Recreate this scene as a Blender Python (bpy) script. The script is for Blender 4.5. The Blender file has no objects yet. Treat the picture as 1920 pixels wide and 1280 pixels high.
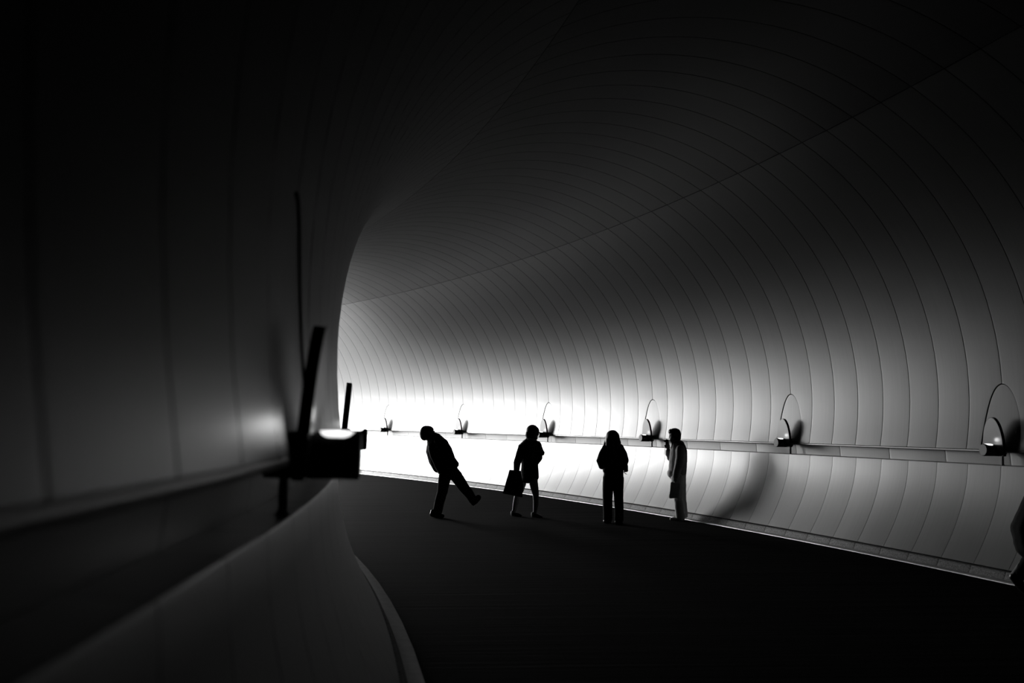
import bpy, bmesh, math, random
from mathutils import Vector, Matrix
random.seed(4)
sc = bpy.context.scene
COL = sc.collection

# ------------------------------------------------------------------ camera
F_PX, PITCH, YAW, ROLL, EYE = 1961.8, 0.08454, 0.02871, 0.02562, 1.589
Rv = Vector((math.cos(YAW), -math.sin(YAW), 0))
Fh = Vector((math.sin(YAW), math.cos(YAW), 0))
Fv = Fh * math.cos(PITCH) + Vector((0, 0, math.sin(PITCH)))
Uv = -Fh * math.sin(PITCH) + Vector((0, 0, math.cos(PITCH)))
CR = Rv * math.cos(ROLL) + Uv * math.sin(ROLL)
CU = -Rv * math.sin(ROLL) + Uv * math.cos(ROLL)
cd = bpy.data.cameras.new('camera')
cam = bpy.data.objects.new('camera', cd)
COL.objects.link(cam)
m = Matrix((CR, CU, -Fv)).transposed().to_4x4()
m.translation = Vector((0, 0, EYE))
cam.matrix_world = m
cd.sensor_width = 36.0
cd.lens = F_PX / 1920 * 36
cd.clip_start = 0.05
cd.dof.use_dof = True
cd.dof.focus_distance = 18.5
cd.dof.aperture_fstop = 1.9
cd.dof.aperture_blades = 9
sc.camera = cam

# ------------------------------------------------------------------ sky (daylight beyond the far mouth of the tunnel)
w = bpy.data.worlds.new('sky')
sc.world = w
w.use_nodes = True
bg = w.node_tree.nodes['Background']
bg.inputs[0].default_value = (1, 1, 1, 1)
SKY = 45.0
bg.inputs[1].default_value = SKY
sun_d = bpy.data.lights.new('sun', 'SUN'); sun_d.energy = 260.0; sun_d.angle = .009
sun = bpy.data.objects.new('sun', sun_d); COL.objects.link(sun)
SUN_DIR = Vector((-.36, .36, -.86))     # from behind the far mouth, onto the forecourt outside
sun.rotation_euler = SUN_DIR.to_track_quat('-Z', 'Y').to_euler()
sc.view_settings.view_transform = 'Standard'
sc.view_settings.look = 'None'
sc.view_settings.exposure = -1.05
sc.view_settings.gamma = 1.0
sc.view_settings.use_curve_mapping = False
cy = sc.cycles
cy.use_denoising = True
cy.max_bounces = 8
cy.diffuse_bounces = 4
cy.glossy_bounces = 6
cy.sample_clamp_indirect = 0.8
cy.blur_glossy = 1.0
cy.caustics_reflective = True

# ------------------------------------------------------------------ plan of the tunnel: a gently easing left-hand bend
K0, K1, OFF = 0.017689, -5.3656e-5, 3.6477
S_END, S_BACK = 43.0, -26.0          # far mouth, rear end
DS = 0.05
def _kap(s): return K0 + K1 * min(max(s, 0.0), 40.0)
_tab = {}
def _build():
    x, y, th = OFF, 0.0, 0.0
    _tab[0] = (x, y, th)
    n = int(S_END / DS) + 400
    for i in range(n):
        k = _kap((i + .5) * DS); t2 = th + k * DS / 2
        x += -math.sin(t2) * DS; y += math.cos(t2) * DS; th += k * DS
        _tab[i + 1] = (x, y, th)
    x, y, th = OFF, 0.0, 0.0
    for i in range(int(-S_BACK / DS) + 200):
        k = _kap(-(i + .5) * DS); t2 = th - k * DS / 2
        x -= -math.sin(t2) * DS; y -= math.cos(t2) * DS; th -= k * DS
        _tab[-i - 1] = (x, y, th)
_build()
def plan(s):
    q = s / DS; i = math.floor(q); f = q - i
    a, b = _tab[i], _tab[i + 1]
    return tuple(a[j] * (1 - f) + b[j] * f for j in range(3))
def P(s, n, z):
    x, y, t = plan(s)
    return Vector((x + n * math.cos(t), y + n * math.sin(t), z))
def frame(s):
    x, y, t = plan(s)
    return Matrix.Translation((x, y, 0)) @ Matrix.Rotation(t, 4, 'Z')

A, B, ZC = 4.145, 3.898, 2.1208      # vault ellipse
ZW, ZA, ZJ = 1.5016, 2.3205, 5.4916  # wall foot, top of the arched niches, long joint
BAY, S_R, S_L = 4.6093, 11.9937, 3.5304
PW = BAY / 8
def wall_n(z): return A * math.sqrt(max(0, 1 - ((z - ZC) / B) ** 2))
def tz(z): return math.asin((z - ZC) / B)
LIP_N, LIP_Z = 4.122, 1.3116
FOOT_N, FOOT_Z = 3.705, 0.125
KERB_N, EDGE_N = 3.70, 3.56

# ------------------------------------------------------------------ materials
def mat(name):
    mt = bpy.data.materials.new(name); mt.use_nodes = True
    nt = mt.node_tree
    return mt, nt, nt.nodes['Principled BSDF'], nt.links.new
def simple(name, v, rough=.6, metal=0.0, spec=.5, noise=0.0, scale=8.0, bump=0.0):
    mt, nt, b, ln = mat(name)
    b.inputs['Roughness'].default_value = rough
    b.inputs['Metallic'].default_value = metal
    b.inputs['Specular IOR Level'].default_value = spec
    tc = nt.nodes.new('ShaderNodeTexCoord')
    nz = nt.nodes.new('ShaderNodeTexNoise'); nz.inputs['Scale'].default_value = scale; nz.inputs['Detail'].default_value = 4
    ln(tc.outputs['Object'], nz.inputs['Vector'])
    rp = nt.nodes.new('ShaderNodeValToRGB')
    lo, hi = v * (1 - noise), v * (1 + noise)
    rp.color_ramp.elements[0].color = (lo, lo, lo, 1); rp.color_ramp.elements[1].color = (hi, hi, hi, 1)
    rp.color_ramp.elements[0].position = .3; rp.color_ramp.elements[1].position = .7
    ln(nz.outputs['Fac'], rp.inputs['Fac']); ln(rp.outputs['Color'], b.inputs['Base Color'])
    if bump:
        bp = nt.nodes.new('ShaderNodeBump'); bp.inputs['Strength'].default_value = bump; bp.inputs['Distance'].default_value = .01
        ln(nz.outputs['Fac'], bp.inputs['Height']); ln(bp.outputs['Normal'], b.inputs['Normal'])
    return mt
def brushed(name, v, rough, streak=.12, rspread=.08, metal=1.0, aniso=0.0):
    """panels brushed along the profile (UV v), with broad smudges"""
    mt, nt, b, ln = mat(name)
    b.inputs['Metallic'].default_value = metal
    uv = nt.nodes.new('ShaderNodeUVMap')
    oi = nt.nodes.new('ShaderNodeObjectInfo')
    mp = nt.nodes.new('ShaderNodeMapping'); mp.inputs['Scale'].default_value = (42, .8, 1)
    ad = nt.nodes.new('ShaderNodeVectorMath'); ad.operation = 'ADD'
    mu = nt.nodes.new('ShaderNodeVectorMath'); mu.operation = 'SCALE'; mu.inputs['Scale'].default_value = 37.0
    cmb = nt.nodes.new('ShaderNodeCombineXYZ')
    ln(oi.outputs['Random'], cmb.inputs[0]); ln(oi.outputs['Random'], cmb.inputs[2]); ln(cmb.outputs[0], mu.inputs[0])
    ln(uv.outputs['UV'], ad.inputs[0]); ln(mu.outputs[0], ad.inputs[1]); ln(ad.outputs[0], mp.inputs['Vector'])
    nz = nt.nodes.new('ShaderNodeTexNoise'); nz.inputs['Scale'].default_value = 1; nz.inputs['Detail'].default_value = 3
    ln(mp.outputs[0], nz.inputs['Vector'])
    n2 = nt.nodes.new('ShaderNodeTexNoise'); n2.inputs['Scale'].default_value = 1.7; n2.inputs['Detail'].default_value = 3
    ln(ad.outputs[0], n2.inputs['Vector'])
    # colour
    mr = nt.nodes.new('ShaderNodeMapRange'); mr.inputs[1].default_value = .25; mr.inputs[2].default_value = .75
    mr.inputs[3].default_value = v * (1 - streak); mr.inputs[4].default_value = v * (1 + streak)
    ln(nz.outputs['Fac'], mr.inputs[0])
    vr = nt.nodes.new('ShaderNodeMapRange'); vr.inputs[3].default_value = .95; vr.inputs[4].default_value = 1.05
    ln(oi.outputs['Random'], vr.inputs[0])
    ml = nt.nodes.new('ShaderNodeMath'); ml.operation = 'MULTIPLY'
    ln(mr.outputs[0], ml.inputs[0]); ln(vr.outputs[0], ml.inputs[1])
    ln(ml.outputs[0], b.inputs['Base Color'])
    mr2 = nt.nodes.new('ShaderNodeMapRange'); mr2.inputs[1].default_value = .3; mr2.inputs[2].default_value = .7
    mr2.inputs[3].default_value = rough - rspread; mr2.inputs[4].default_value = rough + rspread
    ln(n2.outputs['Fac'], mr2.inputs[0]); ln(mr2.outputs[0], b.inputs['Roughness'])
    if aniso:
        tg = nt.nodes.new('ShaderNodeTangent'); tg.direction_type = 'UV_MAP'; tg.uv_map = 'UVMap'
        b.inputs['Anisotropic'].default_value = aniso
        b.inputs['Anisotropic Rotation'].default_value = .25
        ln(tg.outputs[0], b.inputs['Tangent'])
    return mt
M = {}
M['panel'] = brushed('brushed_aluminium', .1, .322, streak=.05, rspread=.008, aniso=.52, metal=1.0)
M['crown'] = brushed('shaded_crown_metal', .04, .31, streak=.05, rspread=.008, aniso=.45, metal=1.0)  # wall panel metal with the vault's shade put into its colour
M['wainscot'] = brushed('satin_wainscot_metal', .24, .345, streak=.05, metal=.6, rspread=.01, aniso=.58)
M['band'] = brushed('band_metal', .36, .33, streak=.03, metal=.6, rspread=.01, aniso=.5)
M['gap'] = simple('joint_dark', .015, .9, spec=.1)
M['reflector'] = brushed('polished_reflector', .13, .32, streak=.03, rspread=.01)
M['lamp'] = simple('black_lacquer', .012, .22, spec=.6)
M['lampcap'] = simple('lamp_end_cap', .1, .5, metal=.5)
lm_, lnt, lb, lln = mat('lit_lens')
lb.inputs['Base Color'].default_value = (.8, .8, .8, 1); lb.inputs['Roughness'].default_value = .4
lb.inputs['Emission Color'].default_value = (1, 1, 1, 1); lb.inputs['Emission Strength'].default_value = 2.2
lm_.cycles.emission_sampling = 'NONE'
M['lens'] = lm_
M['post'] = simple('lamp_post_grey', .7, .5)
M['edging'] = simple('pale_edging_stone', .75, .5, metal=.5, noise=.1, scale=14)
def granite():
    mt, nt, b, ln = mat('speckled_granite')
    b.inputs['Roughness'].default_value = .6
    tc = nt.nodes.new('ShaderNodeTexCoord')
    nz = nt.nodes.new('ShaderNodeTexNoise'); nz.inputs['Scale'].default_value = 90; nz.inputs['Detail'].default_value = 3
    ln(tc.outputs['Object'], nz.inputs['Vector'])
    rp = nt.nodes.new('ShaderNodeValToRGB')
    rp.color_ramp.elements[0].position = .36; rp.color_ramp.elements[0].color = (.06, .06, .06, 1)
    rp.color_ramp.elements[1].position = .68; rp.color_ramp.elements[1].color = (.42, .42, .42, 1)
    ln(nz.outputs['Fac'], rp.inputs['Fac']); ln(rp.outputs['Color'], b.inputs['Base Color'])
    return mt
M['granite'] = granite()
def floor_mat():
    mt, nt, b, ln = mat('dark_brushed_paving')
    uv = nt.nodes.new('ShaderNodeUVMap')
    mp = nt.nodes.new('ShaderNodeMapping'); mp.inputs['Scale'].default_value = (13, .3, 1)
    ln(uv.outputs['UV'], mp.inputs['Vector'])
    nz = nt.nodes.new('ShaderNodeTexNoise'); nz.inputs['Scale'].default_value = 1.0; nz.inputs['Detail'].default_value = 4
    ln(mp.outputs[0], nz.inputs['Vector'])
    rp = nt.nodes.new('ShaderNodeValToRGB')
    rp.color_ramp.elements[0].position = .42; rp.color_ramp.elements[0].color = (.0005, .0005, .0005, 1)
    rp.color_ramp.elements[1].position = .6; rp.color_ramp.elements[1].color = (.011, .011, .011, 1)
    ln(nz.outputs['Fac'], rp.inputs['Fac']); ln(rp.outputs['Color'], b.inputs['Base Color'])
    bp = nt.nodes.new('ShaderNodeBump'); bp.inputs['Strength'].default_value = .5; bp.inputs['Distance'].default_value = .01
    ln(nz.outputs['Fac'], bp.inputs['Height']); ln(bp.outputs['Normal'], b.inputs['Normal'])
    b.inputs['Roughness'].default_value = .8
    b.inputs['Specular IOR Level'].default_value = .015
    return mt
M['floor'] = floor_mat()
M['cloth_black'] = simple('black_cloth', .008, .9, spec=.2, noise=.3)
M['cloth_dark'] = simple('dark_cloth', .035, .9, spec=.2, noise=.3)
M['trouser_dark'] = simple('dark_trousers', .05, .9, spec=.2, noise=.3)
M['shawl'] = simple('knitted_shawl', .06, .95, spec=.2, noise=.3, scale=30)
M['jacket'] = simple('grey_shell_jacket', .5, .7, noise=.15)
M['jacket_dark'] = simple('dark_jacket_yoke', .06, .7, noise=.15)
M['chino'] = simple('pale_trousers', .95, .85, noise=.12)
M['shoe_black'] = simple('black_leather', .02, .3)
M['shoe_pale'] = simple('pale_shoe', .85, .6)
M['heel_pale'] = simple('pale_heel', .85, .5)
M['skin'] = simple('skin', .32, .55, noise=.08)
M['hair'] = simple('black_hair', .012, .5, noise=.3, scale=40)
M['bag_black'] = simple('black_bag', .015, .6)
M['bag_pale'] = simple('pale_plastic_bag', .95, .5, noise=.1)
M['camera_black'] = simple('black_plastic', .02, .4)

# ------------------------------------------------------------------ mesh helpers
def mesh_obj(name, verts, faces, mats, parent=None, uvs=None, smooth=True, midx=None, mw=None):
    me = bpy.data.meshes.new(name)
    me.from_pydata([tuple(v) for v in verts], [], faces)
    for mt in (mats if isinstance(mats, (list, tuple)) else [mats]): me.materials.append(mt)
    if uvs:
        ul = me.uv_layers.new(name='UVMap')
        for lp in me.loops: ul.data[lp.index].uv = uvs[lp.vertex_index]
    for i, p in enumerate(me.polygons):
        p.use_smooth = smooth
        if midx: p.material_index = midx[i]
    me.update()
    return link(name, me, parent, mw)
def link(name, me, parent=None, mw=None):
    o = bpy.data.objects.new(name, me)
    COL.objects.link(o)
    if parent is not None: o.parent = parent
    if mw is not None: o.matrix_world = mw if parent is None else parent.matrix_world.inverted() @ mw
    return o
def structure(o, label, cat):
    o['kind'] = 'structure'; o['label'] = label; o['category'] = cat
    return o
def tag(o, label, cat, group=None):
    o['label'] = label; o['category'] = cat
    if group: o['group'] = group
    return o
def empty(name, mw):
    o = bpy.data.objects.new(name, None); COL.objects.link(o); o.empty_display_size = .1
    o.matrix_world = mw
    return o
def shell(name, prof, s0, s1, step, mats, pick=None):
    """continuous sweep of a profile [(n,z),...] along the tunnel"""
    ns = max(1, round((s1 - s0) / step)); verts = []; uvs = []; faces = []; mi = []
    L = [0]
    for a, b in zip(prof, prof[1:]): L.append(L[-1] + math.dist(a, b))
    for i in range(ns + 1):
        s = s0 + (s1 - s0) * i / ns
        for (n, z), l in zip(prof, L): verts.append(P(s, n, z)); uvs.append((s, l))
    k = len(prof)
    for i in range(ns):
        s = s0 + (s1 - s0) * (i + .5) / ns
        for j in range(k - 1):
            faces.append((i * k + j, i * k + j + 1, (i + 1) * k + j + 1, (i + 1) * k + j)); mi.append(pick(s) if pick else 0)
    return mesh_obj(name, verts, faces, mats, uvs=uvs, midx=mi)
def outer_side(prof, c):
    """offset direction (away from the tunnel's inside) of each profile point"""
    out = []
    for i in range(len(prof)):
        a = prof[max(i - 1, 0)]; b = prof[min(i + 1, len(prof) - 1)]
        t = (b[0] - a[0], b[1] - a[1]); l = math.hypot(*t) or 1
        nn = (t[1] / l, -t[0] / l)
        d = (prof[i][0] - c[0], prof[i][1] - c[1])
        if nn[0] * d[0] + nn[1] * d[1] < 0: nn = (-nn[0], -nn[1])
        out.append(nn)
    return out
def piece_mesh(name, prof, mt, width=PW, gap=.012, roll=.0003, thick=.035, c=(0, 2.2), cut=None, k=.0170, depth=0.0):
    """one panel in its own frame: x = across the tunnel, y = along it, z = up; edges rolled back, sides closed.
    cut = (side, fn): fn(z) pulls that edge (+1/-1) in; side 0 = both edges given by fn"""
    nr = outer_side(prof, c)
    L = [0]
    for a, b in zip(prof, prof[1:]): L.append(L[-1] + math.dist(a, b))
    verts, uvs, faces = [], [], []
    nc = 8
    for (n, z), (dx, dz), l in zip(prof, nr, L):
        h = width * (1 + k * n) / 2
        y0, y1 = -h + gap / 2, h - gap / 2
        if cut:
            sd, fn = cut
            if sd == 0: y0, y1 = -fn(z), fn(z)
            elif sd > 0: y1 = h - max(gap / 2, fn(z))
            else: y0 = -h + max(gap / 2, fn(z))
        wd = y1 - y0
        e1, e2 = min(.012, wd * .2), min(.035, wd * .4)
        for y, d in ((y0, thick), (y0, roll), (y0 + e1, roll * .25), (y0 + e2, 0), (y1 - e2, 0), (y1 - e1, roll * .25), (y1, roll), (y1, thick)):
            d += depth
            verts.append((n + dx * d, y, z + dz * d)); uvs.append((y, l))
    m_ = len(prof)
    for i in range(m_ - 1):
        for j in range(nc - 1):
            faces.append((i * nc + j, i * nc + j + 1, (i + 1) * nc + j + 1, (i + 1) * nc + j))
    faces.append(tuple(range(nc))); faces.append(tuple((m_ - 1) * nc + j for j in reversed(range(nc))))
    me = bpy.data.meshes.new(name)
    me.from_pydata(verts, [], faces); me.materials.append(mt)
    bm = bmesh.new(); bm.from_mesh(me); bmesh.ops.recalc_face_normals(bm, faces=bm.faces)
    bm.to_mesh(me); bm.free()
    ul = me.uv_layers.new(name='UVMap')
    for lp in me.loops: ul.data[lp.index].uv = uvs[lp.vertex_index]
    for p in me.polygons: p.use_smooth = True
    # keep the return edges and ends crisp
    sharp = me.attributes.new('sharp_edge', 'BOOLEAN', 'EDGE')
    for e in me.edges:
        a, b = e.vertices
        ja, jb = a % nc, b % nc
        ra, rb = a // nc, b // nc
        sharp.data[e.index].value = (ja == jb and ja in (1, 6)) or (ra == rb and ra in (0, m_ - 1))
    me.update()
    return me
def ell(t0, t1, n, sgn=1):
    return [(sgn * A * math.cos(t0 + (t1 - t0) * i / n), ZC + B * math.sin(t0 + (t1 - t0) * i / n)) for i in range(n + 1)]
def mir(p): return [(-n, z) for n, z in p]

# ------------------------------------------------------------------ profiles
T_J = tz(ZJ)
wall_prof = ell(tz(ZW), T_J - .0012, 22)
crown_prof = ell(T_J + .0012, math.pi - T_J - .0012, 20)
def lean(u): return FOOT_N + (LIP_N - .012 - FOOT_N) * (1 - (1 - u) ** 1.75)
wains_prof = [(lean(i / 10), FOOT_Z + (LIP_Z - .03 - FOOT_Z) * i / 10) for i in range(11)]
NR = .008
wains_prof += [(LIP_N - .008 + NR * (1 - math.cos(a)), LIP_Z - NR + NR * math.sin(a)) for a in [math.pi / 2 * k / 6 for k in range(7)]] + [(LIP_N + .15, LIP_Z + .006)]
band_prof = [(LIP_N + .135, LIP_Z - .004), (LIP_N + .125, LIP_Z + .09), (LIP_N + .115, ZW - .03)]
kerb_prof = [(EDGE_N + .07, .012), (FOOT_N - .05, .06), (FOOT_N - .035, FOOT_Z - .03), (FOOT_N - .03, FOOT_Z - .022), (FOOT_N - .015, FOOT_Z - .016), (FOOT_N + .03, FOOT_Z - .016)]
edge_prof = [(EDGE_N - .035, .0), (EDGE_N - .033, .016), (EDGE_N + .072, .018)]

R0, R1 = 7.4, 41.5     # stretch of the outer side that can be seen panel by panel
L0, L1 = -2.6, 24.0    # the same on the inner side
def offs(p, d, c=(0, 2.2)):
    return [(n + q[0] * d, z + q[1] * d) for (n, z), q in zip(p, outer_side(p, c))]
back_low = [(EDGE_N + .1, -.06), (FOOT_N + .02, FOOT_Z - .07), (FOOT_N + .06, FOOT_Z + .02)] + [(n + .05, z - .02) for n, z in wains_prof[1:11]] + [(LIP_N + .06, LIP_Z - .07), (LIP_N + .2, LIP_Z - .06), (LIP_N + .2, ZW + .02)]
back_wall = [(LIP_N + .2, ZW + .02)] + offs(wall_prof, .075)[1:]
back_crown = offs(crown_prof, .075)
back_wall[-1] = back_crown[0] = ((back_wall[-1][0] + back_crown[0][0]) / 2, (back_wall[-1][1] + back_crown[0][1]) / 2)
back_crown[-1] = (-back_crown[0][0], back_crown[0][1])
# ------------------------------------------------------------------ the setting
mm = [M['gap'], M['panel']]
wall_right = structure(shell('wall_right', back_low + back_wall[1:], S_BACK, S_END, .6, mm, lambda s: 0 if R0 - 1 < s < R1 + .6 else 1),
                       'curved brushed metal side wall on the outside of the tunnel bend', 'wall')
wall_left = structure(shell('wall_left', mir(back_low + back_wall[1:]), S_BACK, S_END, .6, mm, lambda s: 0 if L0 - 1 < s < L1 + .6 else 1),
                      'curved brushed metal side wall close by on the inside of the bend', 'wall')
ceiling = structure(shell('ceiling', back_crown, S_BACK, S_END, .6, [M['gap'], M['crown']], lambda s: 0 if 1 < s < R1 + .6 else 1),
                    'metal crown of the tunnel vault, shade put into its dark colour', 'ceiling')
floor_n = [-EDGE_N - .1 + (2 * EDGE_N + .2) * i / 12 for i in range(13)]
floor = structure(shell('floor', [(n, 0.0) for n in floor_n], S_BACK, S_END, .6, M['floor']), 'dark transversely brushed paving of the tunnel walkway', 'floor')
tb = [P(S_BACK, n, z) for n, z in [(-EDGE_N - .2, -.1)] + mir(back_low) + mir(back_wall[1:]) + list(reversed(back_crown))[1:-1] + list(reversed(back_wall[1:])) + list(reversed(back_low)) + [(EDGE_N + .2, -.1)]]
rear_sky_blocker = structure(mesh_obj('rear_sky_blocker', tb, [tuple(range(len(tb)))], M['gap'], smooth=False), 'added dark cap keeping sky light out of the unseen tunnel rear', 'wall')  # added cap against sky light from behind; the tunnel itself runs on

def place(me, name, parent, s, scale=1.0, label=None):
    o = link(name, me, parent, frame(s) @ Matrix.Diagonal((1, scale, 1, 1)))
    return o
HW = .352
def arch(z):
    if z >= ZA: return 0
    return HW * math.sqrt(max(0, 1 - ((z - ZW) / (ZA - ZW)) ** 2)) if z > ZW else HW
za_rows = [ZW + (ZA - ZW) * math.sin(math.pi / 2 * i / 14) for i in range(15)]
cutwall = [(wall_n(z), z) for z in za_rows] + ell(tz(ZA + .012), T_J - .0012, 19)
archp = [(wall_n(z), z) for z in [ZW + (ZA - .015 - ZW) * math.sin(math.pi / 2 * i / 14) for i in range(15)]]
def arch_in(z): return max(.004, (HW - .013) * math.sqrt(max(0, 1 - ((z - ZW) / (ZA - .013 - ZW)) ** 2)))
meshes = {}
for side, sg in (('r', 1), ('l', -1)):
    f = (lambda p: p) if sg > 0 else mir
    cc = (0, 2.2)
    meshes[side] = dict(
        wall=piece_mesh('wall_panel', f(wall_prof), M['panel'], c=cc),
        wall_a=piece_mesh('wall_panel_cut', f(cutwall), M['panel'], c=cc, cut=(1, arch)),
        wall_b=piece_mesh('wall_panel_cut', f(cutwall), M['panel'], c=cc, cut=(-1, arch)),
        arch=piece_mesh('arch_panel', f(archp), M['panel'], c=cc, cut=(0, arch_in), depth=.008, thick=.03, roll=.0003),
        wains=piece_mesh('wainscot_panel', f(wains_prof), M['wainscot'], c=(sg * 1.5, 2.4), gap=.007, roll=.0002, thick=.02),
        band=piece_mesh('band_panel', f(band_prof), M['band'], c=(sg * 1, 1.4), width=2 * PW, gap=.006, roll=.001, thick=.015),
        kerb=piece_mesh('kerb_stone', f(kerb_prof), M['granite'], c=(sg * 2, 1), gap=.005, roll=.003, thick=.03),
        edging=piece_mesh('edging_stone', f(edge_prof), M['edging'], c=(sg * EDGE_N, -1) if False else (sg * 2, 3), gap=.004, roll=.001, thick=.02, width=2 * PW))
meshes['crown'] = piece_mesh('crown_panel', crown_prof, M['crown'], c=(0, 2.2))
def lay(side, parent, s0, s1, sref):
    d = meshes[side]
    i0, i1 = math.ceil((s0 - sref) / PW), math.floor((s1 - sref) / PW)
    for i in range(i0, i1):
        sm = sref + (i + .5) * PW
        kk = _kap(sm); n = A if side == 'r' else -A
        scl = (1 + kk * n) / (1 + .0170 * n)
        key = 'wall_a' if (i + 1) % 8 == 0 else 'wall_b' if i % 8 == 0 else 'wall'
        place(d[key], 'wall_panel', parent, sm, scl)
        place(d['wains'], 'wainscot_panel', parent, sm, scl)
        place(d['kerb'], 'kerb_stone', parent, sm, scl)
        if i % 8 == 0: place(d['arch'], 'arch_panel', parent, sref + i * PW, scl)
        if i % 2 == 0:
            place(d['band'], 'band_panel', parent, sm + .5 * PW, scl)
            place(d['edging'], 'edging_stone', parent, sm + .5 * PW, scl)
lay('r', wall_right, R0, R1, S_R)
lay('l', wall_left, L0, L1, S_L)
i0, i1 = math.ceil((2.0 - S_R) / PW), math.floor((R1 - S_R) / PW)
for i in range(i0, i1):
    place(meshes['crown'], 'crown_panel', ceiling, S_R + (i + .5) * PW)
# foot trims under the wall panels, long joint cover strips
def trim(name, sg, prof, s0, s1, mt, label):
    structure(shell(name, [(sg * n, z) for n, z in prof], s0, s1, PW, mt), label, 'trim')
wn = wall_n(ZW)
foot_prof = [(LIP_N + .17, ZW - .032), (wn + .012, ZW - .032), (wn + .008, ZW - .028), (wn + .008, ZW - .008), (wn + .012, ZW - .004), (LIP_N + .17, ZW - .004)]
trim('trim_1', 1, foot_prof, R0 - .5, R1, M['band'], 'thin metal foot strip under the outer wall panels')
trim('trim_2', -1, foot_prof, L0 - .5, L1, M['band'], 'thin metal foot strip under the near inner wall panels')

mx, my, mt_ = plan(S_END)
gv = [(mx + x, my + y, -.12) for x, y in ((-160, -160), (160, -160), (160, 160), (-160, 160))]
ground = structure(mesh_obj('ground', gv, [(0, 1, 2, 3)], simple('forecourt_ground', .85, .9), smooth=False), 'plain ground outside the far mouth of the tunnel', 'ground')
# light portal at the far mouth guides the daylight in
pl = bpy.data.lights.new('mouth_portal', 'AREA'); pl.shape = 'RECTANGLE'; pl.size = 9.0; pl.size_y = 7.0
pl.cycles.is_portal = True
po = bpy.data.objects.new('mouth_portal', pl); COL.objects.link(po)
po.matrix_world = Matrix.Translation((0, 0, 3.0)) @ frame(S_END + .1) @ Matrix.Rotation(-math.pi / 2, 4, 'X')

# ------------------------------------------------------------------ lamps
def prism(outline, t):
    """outline [(y,z)] extruded along x from -t/2 to t/2"""
    n = len(outline)
    v = [(-t / 2, y, z) for y, z in outline] + [(t / 2, y, z) for y, z in outline]
    f = [tuple(reversed(range(n))), tuple(range(n, 2 * n))] + [(i, (i + 1) % n, n + (i + 1) % n, n + i) for i in range(n)]
    return v, f
LAMP_N = {1: 4.03, -1: 4.085}
DC = .072
def lamp_meshes():
    d = {}
    W, Z0, Z1 = .178, 0.0, .475
    ol = [(-W, Z0)] + [(-W * math.cos(math.pi * i / 28), .11 + (Z1 - .11) * math.sin(math.pi * i / 28)) for i in range(29)] + [(W, Z0)]
    def mk(name, v, f, mt, smooth=False):
        me = bpy.data.meshes.new(name); me.from_pydata(v, [], f); me.materials.append(mt)
        bm = bmesh.new(); bm.from_mesh(me); bmesh.ops.recalc_face_normals(bm, faces=bm.faces); bm.to_mesh(me); bm.free()
        for p in me.polygons: p.use_smooth = smooth
        me.uv_layers.new(name='UVMap')
        return me
    d['shield'] = mk('shield', *prism(ol, .036), M['lamp'])
    d['shield'].materials.append(M['post'])  # pale back face added to lighten its reflection in the wall
    for p in d['shield'].polygons:
        if len(p.vertices) > 4 and p.center.x > 0: p.material_index = 1
    w2 = W - .006
    fo = [(-w2 * math.cos(math.pi * i / 28), .14 + (Z1 - .008 - .14) * math.sin(math.pi * i / 28)) for i in range(29)]
    v, f = prism(fo, .004); v = [(x - .0195, y, z) for x, y, z in v]
    d['reflector'] = mk('reflector', v, f, M['reflector'])
    # drum: cylinder lying across the tunnel, with a slot on top
    R, n = .074, 28
    v, f = [], []
    xs = [-.167, -.165, .12, .122]; rs = [R - .004, R, R, R - .004]
    for x, r in zip(xs, rs):
        for k in range(n): a = 2 * math.pi * k / n; v.append((x, r * math.cos(a), DC + r * math.sin(a)))
    for i in range(3):
        for k in range(n): f.append((i * n + k, i * n + (k + 1) % n, (i + 1) * n + (k + 1) % n, (i + 1) * n + k))
    f.append(tuple(range(n))); f.append(tuple(range(3 * n, 4 * n)))
    d['drum'] = mk('drum', v, f, M['lamp'], True)
    for p in d['drum'].polygons:
        if len(p.vertices) > 4: p.use_smooth = False
    v, f = [], []
    for x, r in ((-.173, R - .012), (-.173, R - .006), (-.167, R - .003)):
        for k in range(n): a = 2 * math.pi * k / n; v.append((x, r * math.cos(a), DC + r * math.sin(a)))
    for i in range(2):
        for k in range(n): f.append((i * n + k, i * n + (k + 1) % n, (i + 1) * n + (k + 1) % n, (i + 1) * n + k))
    f.append(tuple(range(n)))
    d['cap'] = mk('end_cap', v, f, M['lampcap'])
    # glowing lens wrapped over the top of the drum, stadium outline
    v, f = [], []
    nx, na = 13, 13
    for i in range(nx):
        u = -1 + 2 * i / (nx - 1); wv = .9 * math.sqrt(max(0, 1 - max(0, (abs(u) - .35) / .65) ** 2))
        for j in range(na):
            a = math.pi / 2 + (-1 + 2 * j / (na - 1)) * wv * .8
            rr = R + .0025 * (1 - (2 * j / (na - 1) - 1) ** 4) * (1 - u ** 4) + .0004
            v.append((-.098 + u * .056, rr * math.cos(a), DC + rr * math.sin(a)))
    for i in range(nx - 1):
        for j in range(na - 1): f.append((i * na + j, i * na + j + 1, (i + 1) * na + j + 1, (i + 1) * na + j))
    d['lens'] = mk('lens', v, f, M['lens'], True)
    v, f = [], []
    for z, r in ((-.112, .022), (-.104, .022), (-.104, .015), (.02, .015)):
        for k in range(16): a = 2 * math.pi * k / 16; v.append((r * math.cos(a), r * math.sin(a), z))
    for i in range(3):
        for k in range(16): f.append((i * 16 + k, i * 16 + (k + 1) % 16, (i + 1) * 16 + (k + 1) % 16, (i + 1) * 16 + k))
    d['post'] = mk('post', v, f, M['post'], True)
    return d
LM = lamp_meshes()
LAMP_Z = 1.900 - .475
LAMP_W = 0.35
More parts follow.
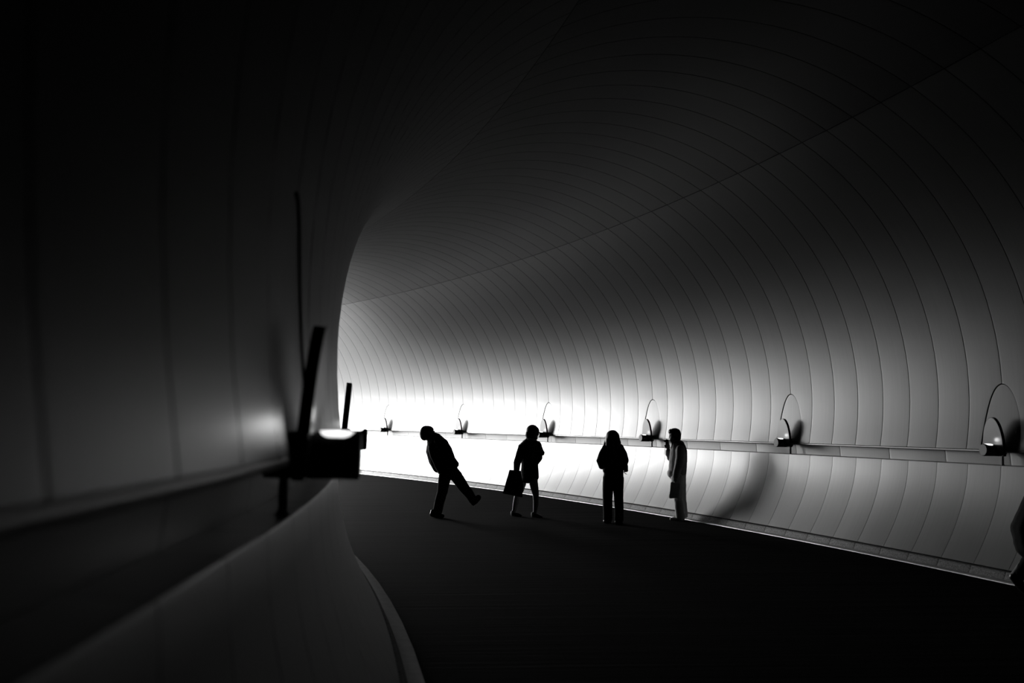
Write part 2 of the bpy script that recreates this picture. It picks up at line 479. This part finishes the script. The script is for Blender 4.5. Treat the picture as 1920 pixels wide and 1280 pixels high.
def lamp(s, sg, label):
    rot = Matrix.Identity(4) if sg > 0 else Matrix.Rotation(math.pi, 4, 'Z')
    o = empty('wall_lamp', frame(s) @ Matrix.Translation((sg * LAMP_N[sg], 0, LAMP_Z)) @ rot)
    tag(o, label, 'lamp', 'shielded lamps along the tunnel ledges')
    tilt = Matrix.Rotation(math.radians(-4.0), 4, 'Y')
    sh = link('shield', LM['shield'], o); sh.matrix_local = tilt
    rf = link('reflector', LM['reflector'], sh); rf['label'] = 'polished metal reflector face'
    dr = link('drum', LM['drum'], o)
    link('end_cap', LM['cap'], dr)
    link('lens', LM['lens'], dr)['label'] = 'glowing lens on top of the drum'
    p = link('post', LM['post'], o); p.matrix_local = Matrix.Translation((.108 if sg > 0 else .06, 0, 0))
    ld = bpy.data.lights.new('lamp_light', 'POINT'); ld.energy = LAMP_W; ld.shadow_soft_size = .025
    lo = bpy.data.objects.new('lamp_light', ld); COL.objects.link(lo); lo.parent = o; lo.location = (-.1, 0, .19)
    return o
words = ['nearest lamp on the outer ledge, at the right edge of the picture', 'second lamp from the right on the outer ledge, grey-faced shield',
         'lamp on the outer ledge just left of the man taking a photo', "lamp on the outer ledge beside the bag-carrying woman's head",
         'lamp on the outer ledge between the kicking man and the woman with the bag', 'lamp on the outer ledge left of the kicking man',
         'farthest small lamp on the outer ledge, beside the inner wall edge']
for i, t in enumerate(words): lamp(S_R + i * BAY, 1, t)
lamp(S_L, -1, 'large blurred black lamp on the near inner ledge, shield edge-on')
lamp(S_L + BAY, -1, 'smaller dark lamp behind the large blurred one on the inner ledge')
#PEOPLE
# ------------------------------------------------------------------ people
def ray(px, py):
    return (Fv + CR * ((px - 960) / F_PX) - CU * ((py - 640) / F_PX)).normalized()
def on_floor(px, py):
    d = ray(px, py); t = -EYE / d.z
    return Vector((0, 0, EYE)) + d * t
def tube(path, rad, rad2=None, seg=14):
    """closed loft along a 3-D path; rad = half width across the view, rad2 = half depth"""
    rad2 = rad2 or rad
    pts = [Vector(p) for p in path]
    n = len(pts); rings = []
    Y = Vector((0, 1, 0))
    def ring(c, t, a, b):
        x = t.cross(Y)
        if x.length < .2: x = Vector((1, 0, 0))
        x.normalize(); y = x.cross(t).normalized()
        return [c + x * (a * math.cos(2 * math.pi * k / seg)) + y * (b * math.sin(2 * math.pi * k / seg)) for k in range(seg)]
    for i in range(n):
        t = (pts[min(i + 1, n - 1)] - pts[max(i - 1, 0)]).normalized()
        if i == 0:
            e = min(rad[0], rad2[0])
            rings.append(ring(pts[0] - t * e * .85, t, rad[0] * .4, rad2[0] * .4)); rings.append(ring(pts[0] - t * e * .5, t, rad[0] * .82, rad2[0] * .82))
        rings.append(ring(pts[i], t, rad[i], rad2[i]))
        if i == n - 1:
            e = min(rad[i], rad2[i])
            rings.append(ring(pts[i] + t * e * .5, t, rad[i] * .82, rad2[i] * .82)); rings.append(ring(pts[i] + t * e * .85, t, rad[i] * .4, rad2[i] * .4))
    v = [p for r in rings for p in r]; f = []
    for i in range(len(rings) - 1):
        for k in range(seg):
            f.append((i * seg + k, i * seg + (k + 1) % seg, (i + 1) * seg + (k + 1) % seg, (i + 1) * seg + k))
    f.append(tuple(reversed(range(seg)))); f.append(tuple(range((len(rings) - 1) * seg, len(rings) * seg)))
    return v, f
def ball(c, r, seg=16, rings=10):
    c = Vector(c); r = Vector(r) if hasattr(r, '__len__') else Vector((r, r, r)); v, f = [], []
    for i in range(rings + 1):
        a = math.pi * i / rings
        for k in range(seg):
            b = 2 * math.pi * k / seg
            v.append(c + Vector((r.x * math.sin(a) * math.cos(b), r.y * math.sin(a) * math.sin(b), r.z * math.cos(a))))
    for i in range(rings):
        for k in range(seg): f.append((i * seg + k, i * seg + (k + 1) % seg, (i + 1) * seg + (k + 1) % seg, (i + 1) * seg + k))
    return v, f
def slab(poly, d0, d1):
    """polygon in the x-z plane given thickness d0..d1 along y"""
    n = len(poly)
    v = [Vector((x, d0, z)) for x, z in poly] + [Vector((x, d1, z)) for x, z in poly]
    f = [tuple(range(n)), tuple(reversed(range(n, 2 * n)))] + [(i, n + i, n + (i + 1) % n, (i + 1) % n) for i in range(n)]
    return v, f
def fuse(name, parts, mt, parent, voxel=.011, smooth=4, wob=0.0, puff=None):
    """overlapping closed shapes melted into one continuous surface"""
    vs, fs = [], []
    for v, f in parts:
        o = len(vs); vs += [tuple(p) for p in v]; fs += [tuple(i + o for i in q) for q in f]
    me = bpy.data.meshes.new(name); me.from_pydata(vs, [], fs)
    bm = bmesh.new(); bm.from_mesh(me); bmesh.ops.remove_doubles(bm, verts=bm.verts, dist=1e-5); bmesh.ops.recalc_face_normals(bm, faces=bm.faces); bm.to_mesh(me); bm.free()
    tmp = bpy.data.objects.new(name, me); COL.objects.link(tmp)
    r = tmp.modifiers.new('r', 'REMESH'); r.mode = 'VOXEL'; r.voxel_size = voxel
    sm = tmp.modifiers.new('s', 'SMOOTH'); sm.factor = .5; sm.iterations = smooth
    if wob:
        tx = bpy.data.textures.new(name + '_folds', 'CLOUDS'); tx.noise_scale = .09
        dm = tmp.modifiers.new('d', 'DISPLACE'); dm.texture = tx; dm.strength = wob; dm.mid_level = .5; dm.texture_coords = 'LOCAL'
    if puff is None: puff = 0.004 if name == 'body' else .008 if name in ('shoe', 'heel') else .013
    dp = tmp.modifiers.new('p', 'DISPLACE'); dp.strength = puff; dp.mid_level = 0.0
    dg = bpy.context.evaluated_depsgraph_get()
    me2 = bpy.data.meshes.new_from_object(tmp.evaluated_get(dg))
    bpy.data.objects.remove(tmp); bpy.data.meshes.remove(me)
    me2.name = name; me2.materials.clear(); me2.materials.append(mt)
    for p in me2.polygons: p.use_smooth = True
    return link(name, me2, parent)
def plain(name, parts, mt, parent, smooth=True, bevel=0):
    vs, fs = [], []
    for v, f in parts:
        o = len(vs); vs += [tuple(p) for p in v]; fs += [tuple(i + o for i in q) for q in f]
    me = bpy.data.meshes.new(name); me.from_pydata(vs, [], fs); me.materials.append(mt)
    bm = bmesh.new(); bm.from_mesh(me); bmesh.ops.recalc_face_normals(bm, faces=bm.faces)
    if bevel: bmesh.ops.bevel(bm, geom=list(bm.edges), offset=bevel, segments=2, affect='EDGES')
    bm.to_mesh(me); bm.free()
    for p in me.polygons: p.use_smooth = smooth
    return link(name, me, parent)
class Fig:
    """works in the pixels of one enlarged view of the photograph; gives metres in the figure's own frame"""
    def __init__(self, name, origin, scale, anchor, label, group='visitors in the tunnel', depth=0.0):
        ax, ay = origin[0] + anchor[0] / scale, origin[1] + anchor[1] / scale
        p = on_floor(ax, ay); self.anchor = anchor; self.dist = (p - Vector((0, 0, EYE))).dot(Fv)
        self.m = self.dist / F_PX / scale
        az = math.atan2(p.x, p.y)
        self.o = empty(name, Matrix.Translation(p) @ Matrix.Rotation(-az, 4, 'Z'))
        tag(self.o, label, 'person', group)
    def q(self, x, y, d=0.0):
        dx, up = (x - self.anchor[0]) * self.m, (self.anchor[1] - y) * self.m
        return Vector((dx * math.cos(ROLL) - up * math.sin(ROLL), d, dx * math.sin(ROLL) + up * math.cos(ROLL)))
    def t(self, pts, rad, rad2=None, seg=14):
        """pts (x,y[,depth]), radii in the same pixels"""
        return tube([self.q(*p) for p in pts], [r * self.m for r in rad], [r * self.m for r in rad2] if rad2 else None, seg)
    def b(self, c, r):
        return ball(self.q(*c), [k * self.m for k in r])
    def hand(self, wrist, tip, size=24, spread=(0, 1), curl=.35, d=0.0):
        """palm, four unequal curled fingers and a thumb leaving the palm's side; pixels"""
        w = self.q(*wrist); e = self.q(*tip); ax = (e - w); L = ax.length; ax.normalize()
        s = ax.cross(Vector((0, 1, 0))).normalized()
        s = (s * spread[0] + Vector((0, 1, 0)) * spread[1]).normalized(); nrm = ax.cross(s).normalized()
        out = [tube([w, w + ax * L * .28, w + ax * L * .52], [.026, .038, .038], [.017, .017, .015])]
        pm = w + ax * L * .5
        for k, ln in zip((-1.5, -.5, .5, 1.5), (.42, .5, .48, .38)):
            a = pm + s * (.0185 * k); m1 = a + ax * L * ln * .5 + nrm * L * ln * curl * .25; m2 = m1 + ax * L * ln * (.45 - curl * .3) + nrm * L * ln * curl * .8
            out.append(tube([a, m1, m2], [.0098, .0092, .0082], seg=8))
        th = w + ax * L * .2 + s * .03
        out.append(tube([th, th + ax * L * .22 + s * .022 + nrm * .01, th + ax * L * .42 + s * .018 + nrm * .025], [.012, .0105, .009], seg=8))
        return out
def shoe(F, heel, toe, w=20, h=34, d=0.0, heelh=10):
    """heel and toe in pixels on the sole line"""
    hx, hy = heel; tx, ty = toe; sg = 1 if tx > hx else -1
    L = math.hypot(tx - hx, ty - hy); ux, uy = (tx - hx) / L, (ty - hy) / L; nx, ny = (uy, -ux) if (-ux) * 1 < 0 and sg > 0 else (-uy, ux) if sg < 0 else (uy, -ux)
    if ny > 0: nx, ny = -nx, -ny
    def at(a, b): return (hx + ux * L * a + nx * b, hy + uy * L * a + ny * b, d)
    return [F.t([at(.1, h * .42), at(.35, h * .42), at(.62, h * .38), at(.88, h * .33)], [h * .44, h * .44, h * .38, h * .33], [w * .75, w * .8, w, w * .75]),
            F.t([at(.14, h * .6), at(.2, h * 1.15)], [h * .4, h * .36], [w * .8, w * .75])]

# --- man leaning back and kicking one leg forward
F = Fig('person', (760, 780), 6.4, (385, 1212), 'man in dark jacket leaning back with one leg kicked forward')
M_ = F.o
head = [F.b((252, 208), (66, 70, 76)), F.b((290, 225), (48, 52, 52)), F.b((338, 190), (10, 10, 14)), F.b((312, 258), (26, 32, 20)), F.b((258, 215, .09), (14, 8, 20)), F.b((258, 215, -.09), (14, 8, 20)), F.t([(285, 262), (335, 330)], [46, 48])]
body = head + [F.t([(330, 310), (400, 450), (470, 600), (510, 670)], [80, 95, 88, 80], [110, 100, 90, 88]),
    F.t([(490, 660, -.05), (455, 880, -.05), (385, 1140, -.05)], [60, 40, 28]), F.t([(550, 670, .09), (690, 860, .07), (805, 1020, .07)], [62, 42, 28]),
    F.t([(375, 300, -.2), (470, 430, -.26), (560, 560, -.2)], [36, 30, 22]), F.t([(330, 330, .2), (300, 470, .24), (350, 610, .17)], [36, 30, 22])]
body += F.hand((560, 560, -.2), (590, 640, -.16)) + F.hand((350, 610, .17), (395, 680, .13))
fuse('body', body, M['skin'], M_, .009, 3)
fuse('hair', [F.b((240, 205), (68, 76, 80)), F.b((262, 168), (66, 70, 42)), F.b((225, 232), (48, 66, 58))], M['hair'], M_, .01, 3)
fuse('jacket', [F.t([(355, 285), (380, 340), (420, 440), (470, 560), (505, 640)], [80, 118, 134, 128, 116], [110, 135, 135, 130, 122]),
    F.t([(330, 262), (360, 295)], [62, 80], [60, 90]), F.t([(330, 330, .08), (330, 450, .1), (372, 580, .08)], [60, 66, 56], [70, 80, 70]),
    F.t([(395, 290, -.19), (470, 420, -.27), (540, 520, -.27), (590, 580, -.2)], [52, 50, 46, 42]),
    F.t([(318, 330, .19), (300, 430, .22), (332, 545, .21), (380, 640, .15)], [54, 54, 50, 42]),
    F.b((470, 640), (95, 115, 52))], M['cloth_black'], M_, .012, 4, .012)
fuse('trousers', [F.t([(505, 630), (510, 690)], [92, 88], [110, 105]),
    F.t([(485, 670, -.05), (462, 780, -.05), (445, 900, -.05), (410, 1020, -.05), (385, 1145, -.05)], [72, 64, 54, 50, 50]),
    F.t([(545, 660, .09), (620, 740, .08), (700, 860, .07), (770, 945, .07), (808, 1000, .07)], [76, 66, 56, 48, 44])], M['trouser_dark'], M_, .011, 3, .012)
fuse('shoe', [F.t([(318, 1168, -.05), (360, 1176, -.05), (410, 1186, -.05), (448, 1194, -.05)], [30, 32, 26, 19], [20, 22, 25, 22]), F.t([(345, 1135, -.05), (350, 1165, -.05)], [40, 38], [24, 24])], M['shoe_black'], M_, .008, 2)
fuse('shoe', [F.t([(802, 1042, .07), (838, 1018, .07), (868, 992, .07), (884, 974, .07)], [40, 38, 33, 29], [20, 23, 25, 22]), F.t([(806, 1000, .07), (806, 1030, .07)], [38, 40], [22, 22])], M['shoe_black'], M_, .008, 2)

# --- woman with shawl and a large shopping bag
F = Fig('person', (930, 780), 6.4, (375, 1207), 'woman in short skirt and shawl carrying a large bag')
M_ = F.o
body = [F.b((445, 195), (58, 66, 72)), F.b((462, 225), (42, 50, 50)), F.b((506, 222), (9, 10, 13)), F.b((478, 262), (24, 26, 16)), F.t([(440, 250), (425, 320)], [34, 40]),
    F.t([(420, 320), (405, 430), (395, 560), (400, 660)], [75, 78, 66, 88], [115, 95, 75, 95]),
    F.t([(430, 680, -.04), (462, 860, -.05), (478, 940, -.05), (480, 1040, -.05), (466, 1160, -.05)], [58, 46, 36, 32, 19]),
    F.t([(345, 690, .08), (285, 900, .1), (255, 960, .1), (235, 1050, .1), (212, 1155, .1)], [58, 44, 35, 31, 19]),
    F.t([(325, 350, -.14), (275, 500, -.2), (262, 650, -.18)], [32, 26, 20]), F.t([(500, 350, .1), (520, 480, .05), (560, 450, -.1)], [30, 25, 20])]
body += F.hand((262, 640, -.18), (258, 735, -.18)) + F.hand((545, 455, -.08), (588, 440, -.14))
fuse('body', body, M['skin'], M_, .008, 3)
fuse('hair', [F.b((438, 185), (70, 78, 72)), F.b((425, 225), (62, 74, 60)), F.b((490, 190), (24, 50, 48)), F.t([(400, 215, .0), (410, 270, .0)], [42, 36], [62, 56]), F.t([(482, 235, .05), (486, 275, .05)], [14, 8])], M['hair'], M_, .009, 3)
fuse('shawl', [F.t([(425, 285), (418, 340), (410, 400), (405, 450)], [58, 112, 132, 124], [70, 150, 150, 140]), F.b((330, 372), (58, 70, 40)), F.t([(300, 400, -.1), (285, 455, -.12)], [28, 22], [70, 60]),
    F.t([(500, 340, -.1), (530, 420, -.16), (558, 448, -.15)], [36, 36, 22]), F.t([(520, 430, -.12), (515, 500, -.12), (490, 560, -.1)], [36, 34, 20])], M['shawl'], M_, .011, 3, .016)
fuse('coat', [F.t([(405, 400), (395, 480), (395, 560), (400, 650), (410, 720)], [105, 92, 84, 92, 92], [120, 105, 90, 100, 105]), F.t([(470, 560, -.05), (478, 650, -.06), (488, 740, -.06)], [28, 26, 18], [50, 40, 30]),
    F.t([(320, 380, -.13), (285, 480, -.2), (255, 560, -.2), (248, 640, -.18)], [46, 42, 36, 28])], M['cloth_dark'], M_, .011, 3, .012)
fuse('skirt', [F.t([(395, 560), (398, 640), (405, 740), (414, 778), (414, 784)], [76, 90, 92, 84, 84], [90, 104, 108, 40, 20])], M['cloth_black'], M_, .011, 2, .006)
for pth, hl, d in (((432, 1196), 0, -.05), ((186, 1188), 0, .1)):
    hx, hy = pth
    sh = fuse('shoe', [F.t([(hx + 22, hy - 12, d), (hx + 60, hy - 6, d), (hx + 110, hy + 8, d)], [18, 19, 11], [20, 24, 18])], M['shoe_black'], M_, .007, 2)
    h = fuse('heel', [F.t([(hx + 8, hy - 34, d), (hx + 6, hy - 10, d), (hx + 8, hy + 8, d)], [13, 12, 9], [16, 15, 12])], M['heel_pale'], sh, .006, 2); h['label'] = 'pale shoe heel'

def carry(name, F, parts, label, cat, handle=None, mt=None, bevel=.004, extra=None):
    """a thing held by a figure: an object of its own standing in the same place"""
    o = empty(name, F.o.matrix_world.copy()); tag(o, label, cat)
    plain(name.split('_')[-1] + '_body', parts, mt, o, False, bevel)
    if handle: plain('handle', handle, mt, o)
    return o
pz = [F.q(x, y) for x, y in ((165, 642), (298, 655), (330, 830), (318, 965), (85, 918))]
carry('shopping_bag', F, [slab([(p.x, p.z) for p in pz], -.3, -.17)], 'large dark shopping bag held by the woman in the skirt', 'bag',
      [F.t([(205, 652, -.22), (225, 690, -.22), (258, 705, -.21), (280, 690, -.22), (286, 660, -.22)], [5] * 5, seg=8)], M['bag_black'])

# --- long-haired woman seen from behind
F = Fig('person', (1100, 790), 6.4, (315, 1222), 'long-haired woman in black jacket and trousers seen from behind')
M_ = F.o
body = [F.b((320, 195), (58, 66, 74)), F.b((320, 225, .03), (44, 50, 50)), F.b((320, 215, .13), (9, 12, 12)), F.b((258, 205), (8, 12, 20)), F.b((382, 205), (8, 12, 20)), F.t([(322, 250), (322, 320)], [36, 42]),
    F.t([(322, 320), (322, 450), (325, 580), (325, 680)], [85, 80, 74, 90], [66, 62, 58, 70]),
    F.t([(272, 690), (258, 930), (255, 1170)], [58, 40, 26]), F.t([(375, 690), (385, 930), (388, 1180)], [58, 40, 26]),
    F.t([(238, 340), (175, 480, .02), (220, 560, .16)], [34, 30, 22]), F.t([(410, 340), (462, 480, .02), (420, 560, .16)], [34, 30, 22])]
body += F.hand((220, 560, .16), (270, 555, .22)) + F.hand((420, 560, .16), (370, 555, .22))
fuse('body', body, M['skin'], M_, .008, 3)
fuse('hair', [F.b((320, 188), (74, 82, 74)), F.t([(320, 190, -.02), (322, 250, -.04), (318, 310, -.06)], [76, 84, 78], [70, 62, 40]), F.t([(258, 230, 0), (240, 275, -.02), (222, 300, 0)], [24, 22, 10]), F.t([(385, 220, 0), (398, 265, -.02), (402, 300, 0)], [18, 16, 9])], M['hair'], M_, .009, 3, .012)
fuse('jacket', [F.t([(325, 285), (325, 340), (325, 450), (328, 560), (328, 615)], [78, 112, 118, 112, 112], [60, 88, 92, 88, 86]),
    F.t([(255, 320), (205, 400), (172, 480, .02), (190, 540, .06), (225, 545, .14)], [52, 48, 44, 38, 28]),
    F.t([(395, 320), (440, 400), (462, 470, .02), (450, 530, .06), (420, 550, .14)], [50, 46, 42, 36, 28]),
    F.b((250, 590), (45, 70, 32))], M['cloth_black'], M_, .012, 3, .01)
fuse('trousers', [F.t([(328, 600), (328, 690)], [108, 112], [86, 90]),
    F.t([(268, 680), (258, 800), (254, 950), (254, 1080), (255, 1168)], [62, 56, 50, 47, 47], [70, 60, 52, 46, 46]),
    F.t([(382, 680), (382, 800), (386, 900), (390, 1050), (388, 1178)], [62, 56, 48, 46, 46], [70, 60, 52, 46, 46])], M['cloth_black'], M_, .011, 3, .008)
for x, y in ((248, 1195), (384, 1205)):
    sh = fuse('shoe', [F.t([(x, y + 2, -.03), (x, y + 2, .06), (x, y + 6, .17)], [44, 46, 34], [24, 24, 17])], M['shoe_black'], M_, .008, 2)
b3 = empty('camera_bag', F.o.matrix_world.copy()); tag(b3, 'small black case on the right hip of the long-haired woman', 'bag')
pz = [F.q(x, y) for x, y in ((446, 518), (500, 522), (502, 606), (450, 612))]
plain('case', [slab([(p.x, p.z) for p in pz], -.06, .08)], M['bag_black'], b3, False, .008)
plain('strap', [F.t([(470, 525, -.07), (400, 430, -.15), (330, 340, -.16), (262, 292, -.05)], [7] * 4, [4] * 4, seg=8)], M['cloth_dark'], b3)
plain('cord', [F.t([(452, 612, .0), (470, 628, -.02), (486, 634, -.02)], [5, 4, 3], seg=8)], M['bag_pale'], b3)

# --- man holding up a small camera
F = Fig('person', (1230, 790), 6.564, (262, 1212), 'man in grey jacket and pale trousers holding up a small camera')
M_ = F.o
body = [F.b((244, 172), (60, 58, 74)), F.b((222, 205), (40, 44, 52)), F.b((182, 196), (10, 9, 14)), F.b((218, 244), (26, 28, 20)), F.b((258, 190, -.088), (15, 8, 22)), F.b((258, 190, .088), (15, 8, 22)), F.t([(255, 230), (272, 300)], [42, 50]),
    F.t([(275, 310), (280, 430), (275, 570), (280, 660)], [72, 78, 70, 74], [105, 90, 80, 85]),
    F.t([(280, 680, -.08), (285, 900, -.08), (300, 1170, -.08)], [58, 40, 26]), F.t([(285, 680, .09), (310, 900, .1), (350, 1140, .1)], [58, 40, 26]),
    F.t([(250, 340, .18), (180, 450, .15), (160, 310, .06)], [34, 28, 20]), F.t([(300, 350, -.2), (285, 540, -.24), (245, 690, -.2)], [34, 28, 20])]
body += F.hand((163, 345, .06), (148, 250, .0), spread=(1, .2), curl=.2) + F.hand((246, 680, -.2), (236, 775, -.2))
fuse('body', body, M['skin'], M_, .008, 3)
fuse('hair', [F.b((250, 158), (66, 70, 66)), F.b((272, 190), (44, 68, 62)), F.b((205, 130), (30, 48, 26)), F.t([(275, 200), (280, 245)], [32, 26], [56, 44])], M['hair'], M_, .009, 3, .014)
jk = fuse('jacket', [F.t([(285, 310), (290, 360), (285, 450), (275, 560), (272, 655)], [82, 96, 102, 104, 98], [110, 125, 120, 110, 108]),
    F.t([(262, 262), (280, 300)], [56, 62], [62, 74]),
    F.t([(245, 350, .18), (205, 420, .17), (180, 450, .15), (168, 410, .1), (162, 370, .07)], [48, 44, 38, 32, 27]),
    F.t([(315, 345, -.19), (308, 440, -.25), (290, 540, -.26), (265, 620, -.23), (250, 680, -.2)], [52, 48, 44, 38, 32]),
    F.b((205, 640), (50, 90, 52))], M['jacket'], M_, .011, 3, .014)
yk = fuse('jacket_yoke', [F.t([(300, 300, -.02), (335, 330, -.1), (345, 380, -.19)], [42, 40, 26], [90, 80, 40])], M['jacket_dark'], jk, .011, 3); yk['label'] = 'dark shoulder yoke'
fuse('trousers', [F.t([(285, 630), (285, 690)], [86, 84], [98, 98]),
    F.t([(270, 680, -.08), (272, 800, -.08), (280, 950, -.08), (292, 1080, -.08), (300, 1180, -.08)], [72, 64, 52, 48, 50]),
    F.t([(300, 680, .09), (308, 800, .09), (316, 950, .1), (335, 1080, .1), (348, 1150, .1)], [68, 60, 50, 42, 38])], M['chino'], M_, .011, 3, .014)
fuse('shoe', shoe(F, (340, 1218), (166, 1208), 25, 44, -.08), M['shoe_pale'], M_, .008, 2)
fuse('shoe', shoe(F, (384, 1186), (250, 1180), 23, 40, .1), M['shoe_pale'], M_, .008, 2)
cm = empty('compact_camera', F.o.matrix_world.copy()); tag(cm, 'small dark camera held up by the man in the grey jacket', 'camera')
pz = [F.q(x, y) for x, y in ((134, 222), (168, 222), (168, 276), (134, 276))]
cb = plain('camera_body', [slab([(p.x, p.z) for p in pz], -.05, .06)], M['camera_black'], cm, False, .004)
plain('lens_barrel', [F.t([(138, 248, 0), (120, 248, 0)], [13, 11])], M['camera_black'], cb)
plain('wrist_strap', [F.t([(136, 275, 0), (126, 330, 0), (118, 375, .01), (112, 408, .01)], [2.2] * 4, seg=6)], M['cloth_dark'], cm)
pz = [F.q(x, y) for x, y in ((190, 738), (245, 748), (304, 760), (296, 850), (285, 950), (262, 930), (215, 938), (164, 940), (180, 850))]
cbag = carry('plastic_bag', F, [slab([(p.x, p.z) for p in pz], -.27, -.17)], 'pale plastic bag hanging from the hand of the man with the camera', 'bag',
      [F.t([(215, 742, -.22), (230, 722, -.21), (246, 735, -.2), (262, 752, -.22)], [5] * 4, seg=8)], M['bag_pale'], .012)

# --- person walking out past the right edge, only a coat and a heel in view
F = Fig('person', (1860, 880), 5.333, (560, 1290), 'person in long black coat cut off by the right edge of the picture')
M_ = F.o
def up(m): return 1290 - m / F.m
k = .01 / F.m           # pixels per centimetre
def X(c): return 560 + c * k
body = [F.b((X(8), up(1.53)), (7.2 * k, 7.5 * k, 10.5 * k)), F.b((X(11), up(1.49)), (5.5 * k, 6 * k, 7.5 * k)), F.b((X(16), up(1.51)), (1.4 * k, 1.4 * k, 2 * k)), F.t([(X(6), up(1.42)), (X(4), up(1.32))], [5.5 * k, 6 * k]),
    F.t([(X(3), up(1.3)), (X(1), up(1.1)), (X(0), up(.9))], [10 * k, 10 * k, 11 * k], [17 * k, 14 * k, 15 * k]),
    F.t([(X(2), up(.86), -.08), (X(9), up(.48), -.08), (X(8), up(.09), -.08)], [8 * k, 5.5 * k, 4 * k]), F.t([(X(-2), up(.86), .08), (X(-10), up(.48), .08), (X(-31), up(.2), .08)], [8 * k, 5.5 * k, 4 * k]),
    F.t([(X(4), up(1.28), -.18), (X(-4), up(1.02), -.22), (X(6), up(.84), -.22)], [5 * k, 4.2 * k, 3 * k]), F.t([(X(4), up(1.28), .18), (X(4), up(1.02), .22), (X(10), up(.82), .2)], [5 * k, 4.2 * k, 3 * k])]
body += F.hand((X(6), up(.84), -.22), (X(9), up(.68), -.22)) + F.hand((X(10), up(.82), .2), (X(14), up(.66), .2))
fuse('body', body, M['skin'], M_, .009, 3)
fuse('hair', [F.b((X(6), up(1.555)), (8.3 * k, 8.6 * k, 9.5 * k)), F.b((X(2.5), up(1.5)), (5.5 * k, 7.5 * k, 9 * k))], M['hair'], M_, .01, 3)
fuse('coat', [F.t([(X(4), up(1.34)), (X(2), up(1.15)), (X(-1), up(.95)), (X(-6), up(.7)), (X(-5), up(.52)), (X(-1), up(.4))], [12 * k, 14 * k, 19 * k, 26 * k, 23 * k, 15 * k], [17 * k, 20 * k, 20 * k, 25 * k, 25 * k, 18 * k]),
    F.t([(X(4), up(1.28), -.19), (X(-4), up(1.04), -.24), (X(6), up(.84), -.22)], [7 * k, 6.5 * k, 5 * k]), F.t([(X(4), up(1.28), .19), (X(4), up(1.04), .24), (X(10), up(.82), .2)], [7 * k, 6.5 * k, 5 * k])], M['cloth_black'], M_, .013, 14, .01)
fuse('trousers', [F.t([(X(0), up(.9)), (X(0), up(.8))], [14 * k, 13 * k], [15 * k, 15 * k]),
    F.t([(X(2), up(.86), -.08), (X(9), up(.48), -.08), (X(8), up(.1), -.08)], [10 * k, 8 * k, 6.5 * k]), F.t([(X(-2), up(.86), .08), (X(-8), up(.48), .08), (X(-25), up(.22), .08)], [10 * k, 8 * k, 6 * k])], M['cloth_black'], M_, .012, 3, .01)
fuse('shoe', [F.t([(X(4), up(.045), -.08), (X(14), up(.04), -.08), (X(24), up(.035), -.08)], [4.4 * k, 4 * k, 3.2 * k], [4 * k, 4.6 * k, 4 * k])], M['shoe_black'], M_, .009, 2)
fuse('shoe', [F.t([(X(-31), up(.2), .08), (X(-25), up(.11), .08), (X(-20), up(.05), .08)], [4.4 * k, 4.2 * k, 3.2 * k], [4 * k, 4.6 * k, 4 * k])], M['shoe_black'], M_, .009, 2)
